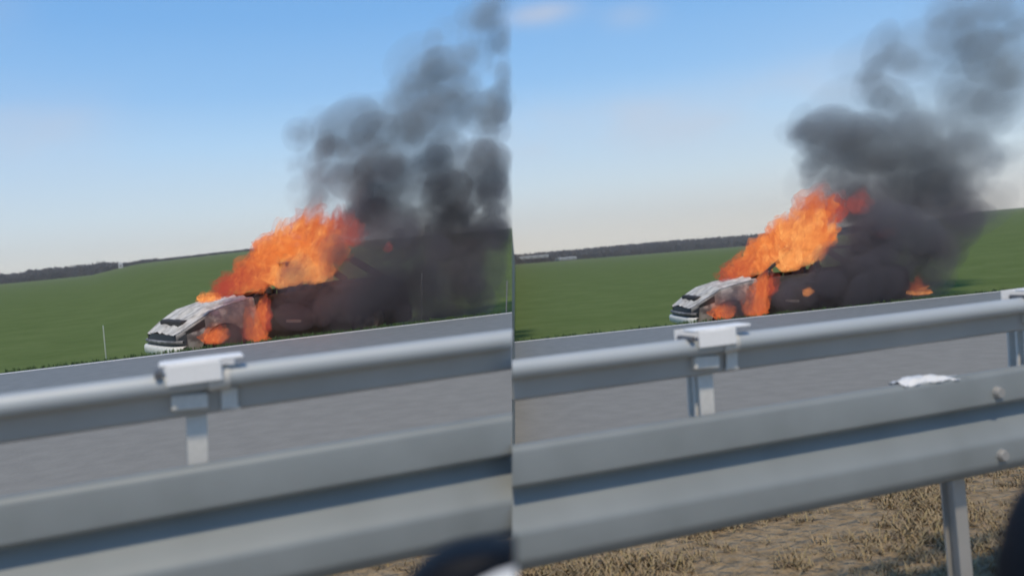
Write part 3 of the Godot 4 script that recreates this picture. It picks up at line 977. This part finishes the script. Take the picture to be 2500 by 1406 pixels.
const SMOKE_A := [
	[3.43, 2.81, -14.6, 0.57, 1.3],
	[3.9, 3.07, -14.2, 0.45, 1],
	[4.47, 4.2, -15, 0.5, 1.15],
	[4.28, 3.68, -15, 0.42, 0.5],
	[2.61, 2.9, -14.8, 0.34, 0.9],
	[2.68, 2.5, -14.5, 0.31, 0.9],
	[4.6, 3.36, -14.6, 0.58, 1.1],
	[4.19, 2.52, -14.8, 0.55, 0.7],
	[2.31, 2.57, -15, 0.2, 0.3],
	[4.86, 2.58, -14.4, 0.62, 0.9],
	[5.7, 3.33, -15, 0.45, 0.8],
	[5.83, 4.75, -15, 0.43, 0.6],
	[5.76, 4.04, -14.6, 0.3, 0.6],
	[5.55, 2.42, -14.5, 0.43, 1],
	[3.18, 2.24, -14.8, 0.42, 0.9],
	[3.88, 2.02, -15.2, 0.56, 0.8],
	[4.55, 1.89, -15, 0.57, 1.2],
	[5.14, 1.69, -14.6, 0.64, 1.1],
	[3.48, 1.48, -15.2, 0.52, 1.2],
	[4.26, 1.13, -15, 0.67, 1.3],
	[4.96, 0.93, -14.5, 0.63, 1.1],
	[3.14, 0.89, -13.4, 0.53, 1.1],
	[3.88, 0.63, -13.6, 0.48, 1],
	[4.53, 0.43, -14, 0.5, 0.9],
	[2.84, 1.11, -14, 0.38, 1],
	[5.24, 0.34, -14.6, 0.35, 0.5],
	[4.09, 0.11, -13.8, 0.36, 0.7],
	[2.53, 2.09, -15, 0.3, 0.6],
	[2.03, 0.39, -13.3, 0.36, 0.8],
	[2.67, 0.39, -13.2, 0.45, 0.9],
	[3.37, 0.28, -13.3, 0.43, 0.9],
	[1.84, 0.71, -13.4, 0.24, 0.6],
	[5.34, 3.98, -15, 0.43, 0.35],
	[5.19, 4.82, -15, 0.28, 0.25],
	[6.01, 5.11, -15, 0.36, 0.6],
	[5.64, 3.06, -14.6, 0.35, 0.9],
	[6.05, 4.61, -15, 0.29, 0.7],
	[5.84, 3.62, -14.6, 0.25, 0.8],
	[5.52, 4.33, -15, 0.32, 0.3],
	[5.4, 1.25, -14.6, 0.42, 0.9],
	[5.56, 1.8, -14.6, 0.35, 0.9],
	[4.72, 0.1, -14, 0.3, 0.5],
	[0.98, 0.14, -13.9, 0.25, 0.9]
]
const SMOKE_B := [
	[11.79, 3.21, -15, 0.38, 0.8],
	[12.21, 3.09, -14.6, 0.53, 1],
	[12.64, 3.21, -14.4, 0.81, 1.3],
	[13.89, 3.66, -14.6, 0.65, 1],
	[14.2, 4.88, -15, 0.64, 0.9],
	[13.83, 4.24, -15, 0.47, 0.5],
	[13, 2.37, -14.6, 0.72, 0.9],
	[14.03, 2.63, -14.4, 0.79, 0.8],
	[11.96, 2.4, -14.8, 0.47, 0.7],
	[15.32, 3.37, -14.6, 0.79, 0.8],
	[15.57, 5.44, -15, 0.68, 0.5],
	[16.93, 5.1, -15, 0.82, 0.95],
	[16.47, 3.73, -14.8, 0.71, 0.6],
	[15.22, 2.26, -14.6, 0.75, 0.8],
	[13.24, 1.61, -14.6, 0.7, 1.1],
	[14.19, 1.46, -14.4, 0.73, 1.1],
	[15.16, 1.4, -14.4, 0.53, 0.6],
	[11.56, 1.08, -13.2, 0.56, 1.2],
	[12.29, 0.87, -13, 0.61, 1.2],
	[13.66, 0.87, -13.4, 0.53, 0.8],
	[12.72, 0.31, -13, 0.41, 0.8],
	[12.42, 1.92, -14.8, 0.53, 0.9],
	[16.94, 2.5, -15, 0.4, 0.35],
	[11.43, 0.49, -12.7, 0.5, 1.1],
	[17.46, 5.73, -15, 0.47, 0.6],
	[10.72, 0.62, -12.9, 0.43, 0.9],
	[10.34, 0.23, -12.9, 0.39, 0.8],
	[10.87, 0.18, -12.7, 0.43, 0.9],
	[11.58, 0.19, -12.6, 0.43, 0.9],
	[9.89, 0.19, -13.1, 0.32, 0.7],
	[16.18, 4.35, -14.8, 0.74, 0.6],
	[14.93, 4.49, -15, 0.52, 0.35],
	[16.52, 5.8, -15, 0.71, 0.55],
	[17.27, 4.2, -15, 0.54, 0.6],
	[8.98, 0.11, -13.5, 0.27, 0.9]
]
const CABIN_FIRE_A := [
	[0.79, 0.52, -14.5, 0.25, 0.26, 0.1],
	[0.95, 0.52, -14.5, 0.32, 0.38, 0.12],
	[1.17, 0.53, -14.6, 0.34, 0.45, 0.2],
	[1.4, 0.54, -14.7, 0.34, 0.45, 0.3],
	[1.61, 0.63, -14.8, 0.29, 0.46, 0.45],
	[0.91, 0.61, -14.7, 0.26, 0.32, 0.05],
	[1.1, 0.63, -14.8, 0.36, 0.42, 0.1],
	[1.37, 0.66, -14.9, 0.39, 0.56, 0.15],
	[1.3, 0.82, -15, 0.33, 0.39, 0.3],
	[1.55, 0.83, -15, 0.4, 0.59, 0.5],
	[1.84, 0.97, -15.1, 0.48, 0.67, 0.8],
	[1.79, 0.59, -14.5, 0.35, 0.39, 1],
	[2, 0.6, -14.6, 0.4, 0.52, 1],
	[2.24, 0.6, -14.7, 0.44, 0.63, 0.9],
	[2.45, 0.61, -14.8, 0.33, 0.63, 0.6],
	[2.16, 0.9, -15.1, 0.54, 0.81, 0.7],
	[2.39, 0.95, -15, 0.47, 0.74, 0.5],
	[2.1, 1.18, -15.2, 0.47, 0.61, 0.6],
	[2.3, 1.29, -15.2, 0.45, 0.71, 0.2],
	[2.64, 1, -15.1, 0.41, 0.72, 0.25],
	[2.93, 1.11, -15.1, 0.41, 0.58, 0.1],
	[2.8, 1.36, -15.2, 0.31, 0.48, 0.05],
	[1.72, 1.11, -15.1, 0.37, 0.43, 0.7],
	[1.57, 1.03, -15, 0.3, 0.36, 0.45],
	[3.1, 1.13, -15.1, 0.31, 0.41, 0.05],
	[2.46, 1.21, -14.9, 0.4, 0.54, 0.3],
	[2.76, 0.85, -14.7, 0.3, 0.47, 0.15]
]
const CABIN_FIRE_B := [
	[9.76, 0.42, -15, 0.32, 0.33, 0.08],
	[9.93, 0.44, -14.9, 0.38, 0.43, 0.15],
	[10.14, 0.47, -14.8, 0.39, 0.49, 0.25],
	[10.27, 0.52, -14.6, 0.36, 0.51, 0.4],
	[10.2, 0.51, -15.4, 0.37, 0.41, 0.1],
	[10.3, 0.55, -15.2, 0.4, 0.49, 0.2],
	[10.46, 0.64, -15, 0.44, 0.64, 0.45],
	[10.65, 0.71, -14.9, 0.44, 0.68, 0.7],
	[10.67, 0.94, -14.6, 0.39, 0.59, 0.75],
	[10.33, 0.56, -13.9, 0.32, 0.45, 1],
	[10.48, 0.6, -13.8, 0.44, 0.71, 1],
	[10.74, 0.65, -13.75, 0.47, 0.83, 1],
	[11, 0.69, -13.75, 0.3, 0.8, 0.8],
	[10.78, 0.95, -14, 0.52, 0.8, 0.9],
	[10.65, 1.12, -14.3, 0.39, 0.58, 0.8],
	[11.04, 1.11, -13.9, 0.47, 0.69, 0.6],
	[11.14, 1.42, -14.3, 0.47, 0.74, 0.3],
	[11.39, 1.39, -14.2, 0.43, 0.66, 0.25],
	[11.64, 1.35, -14.1, 0.47, 0.59, 0.1],
	[12.4, 1.53, -14.4, 0.44, 0.48, 0.05],
	[11.09, 0.91, -13.7, 0.34, 0.61, 0.5],
	[10.63, 0.95, -15, 0.32, 0.4, 0.6],
	[10.53, 1.04, -13.9, 0.34, 0.53, 0.9],
	[10.36, 0.75, -14.2, 0.23, 0.42, 0.5]
]
const WHEEL_FIRE_A := [
	[0.62, -0.12, -14.1, 0.23, 0.28, 0.2],
	[0.74, -0.12, -14.05, 0.21, 0.27, 0.35],
	[0.68, -0.1, -14.1, 0.24, 0.22, 0.2]
]
const WHEEL_FIRE_B := [
	[8.81, -0.17, -13.85, 0.26, 0.31, 0.2],
	[8.94, -0.17, -13.8, 0.25, 0.31, 0.35],
	[8.89, -0.15, -13.85, 0.26, 0.26, 0.2]
]
const DOOR_FIRE_A := [
	[1.16, -0.15, -14.25, 0.16, 0.38, 0.1],
	[1.24, -0.17, -14.2, 0.17, 0.59, 0.3],
	[1.35, -0.17, -14.2, 0.18, 0.5, 0.25],
	[1.45, -0.07, -14.3, 0.14, 0.54, 0.1],
	[1.37, 0.13, -14.3, 0.15, 0.38, 0.2],
	[1.44, 0.09, -14.3, 0.14, 0.35, 0.15],
	[1.28, -0.17, -14.15, 0.27, 0.22, 0.35]
]
const DOOR_FIRE_B := [
	[9.33, -0.16, -13.7, 0.2, 0.48, 0.15],
	[9.44, -0.16, -13.65, 0.2, 0.69, 0.3],
	[9.62, -0.16, -13.65, 0.19, 0.62, 0.25],
	[9.51, 0.11, -13.65, 0.22, 0.51, 0.35],
	[9.74, 0.17, -13.6, 0.19, 0.45, 0.05],
	[9.62, 0.15, -13.6, 0.19, 0.51, 0.15],
	[9.45, -0.17, -13.65, 0.32, 0.28, 0.35]
]
const COWL_FIRE_A := [
	[0.56, 0.5, -14.3, 0.14, 0.16, 1],
	[0.68, 0.5, -14.3, 0.15, 0.16, 0.95],
	[0.78, 0.51, -14.4, 0.11, 0.12, 0.6]
]
const REAR_FIRE_A := [
	[3.5, 1.01, -14.4, 0.12, 0.19, 0.1]
]
const REAR_FIRE_B := [
	[12.38, 1.01, -13.6, 0.26, 0.25, 0.1]
]
const TAIL_FIRE_B := [
	[12.62, -0.07, -13.1, 0.32, 0.17, 0.95],
	[12.59, -0.07, -13.1, 0.21, 0.36, 0.15],
	[12.65, -0.03, -13.1, 0.18, 0.3, 0.3]
]
const DOOR_SPOT_B := [
	[10.3, 0.12, -13.3, 0.12, 0.16, 0.9],
	[10.34, 0.19, -13.3, 0.13, 0.09, 0.9]
]
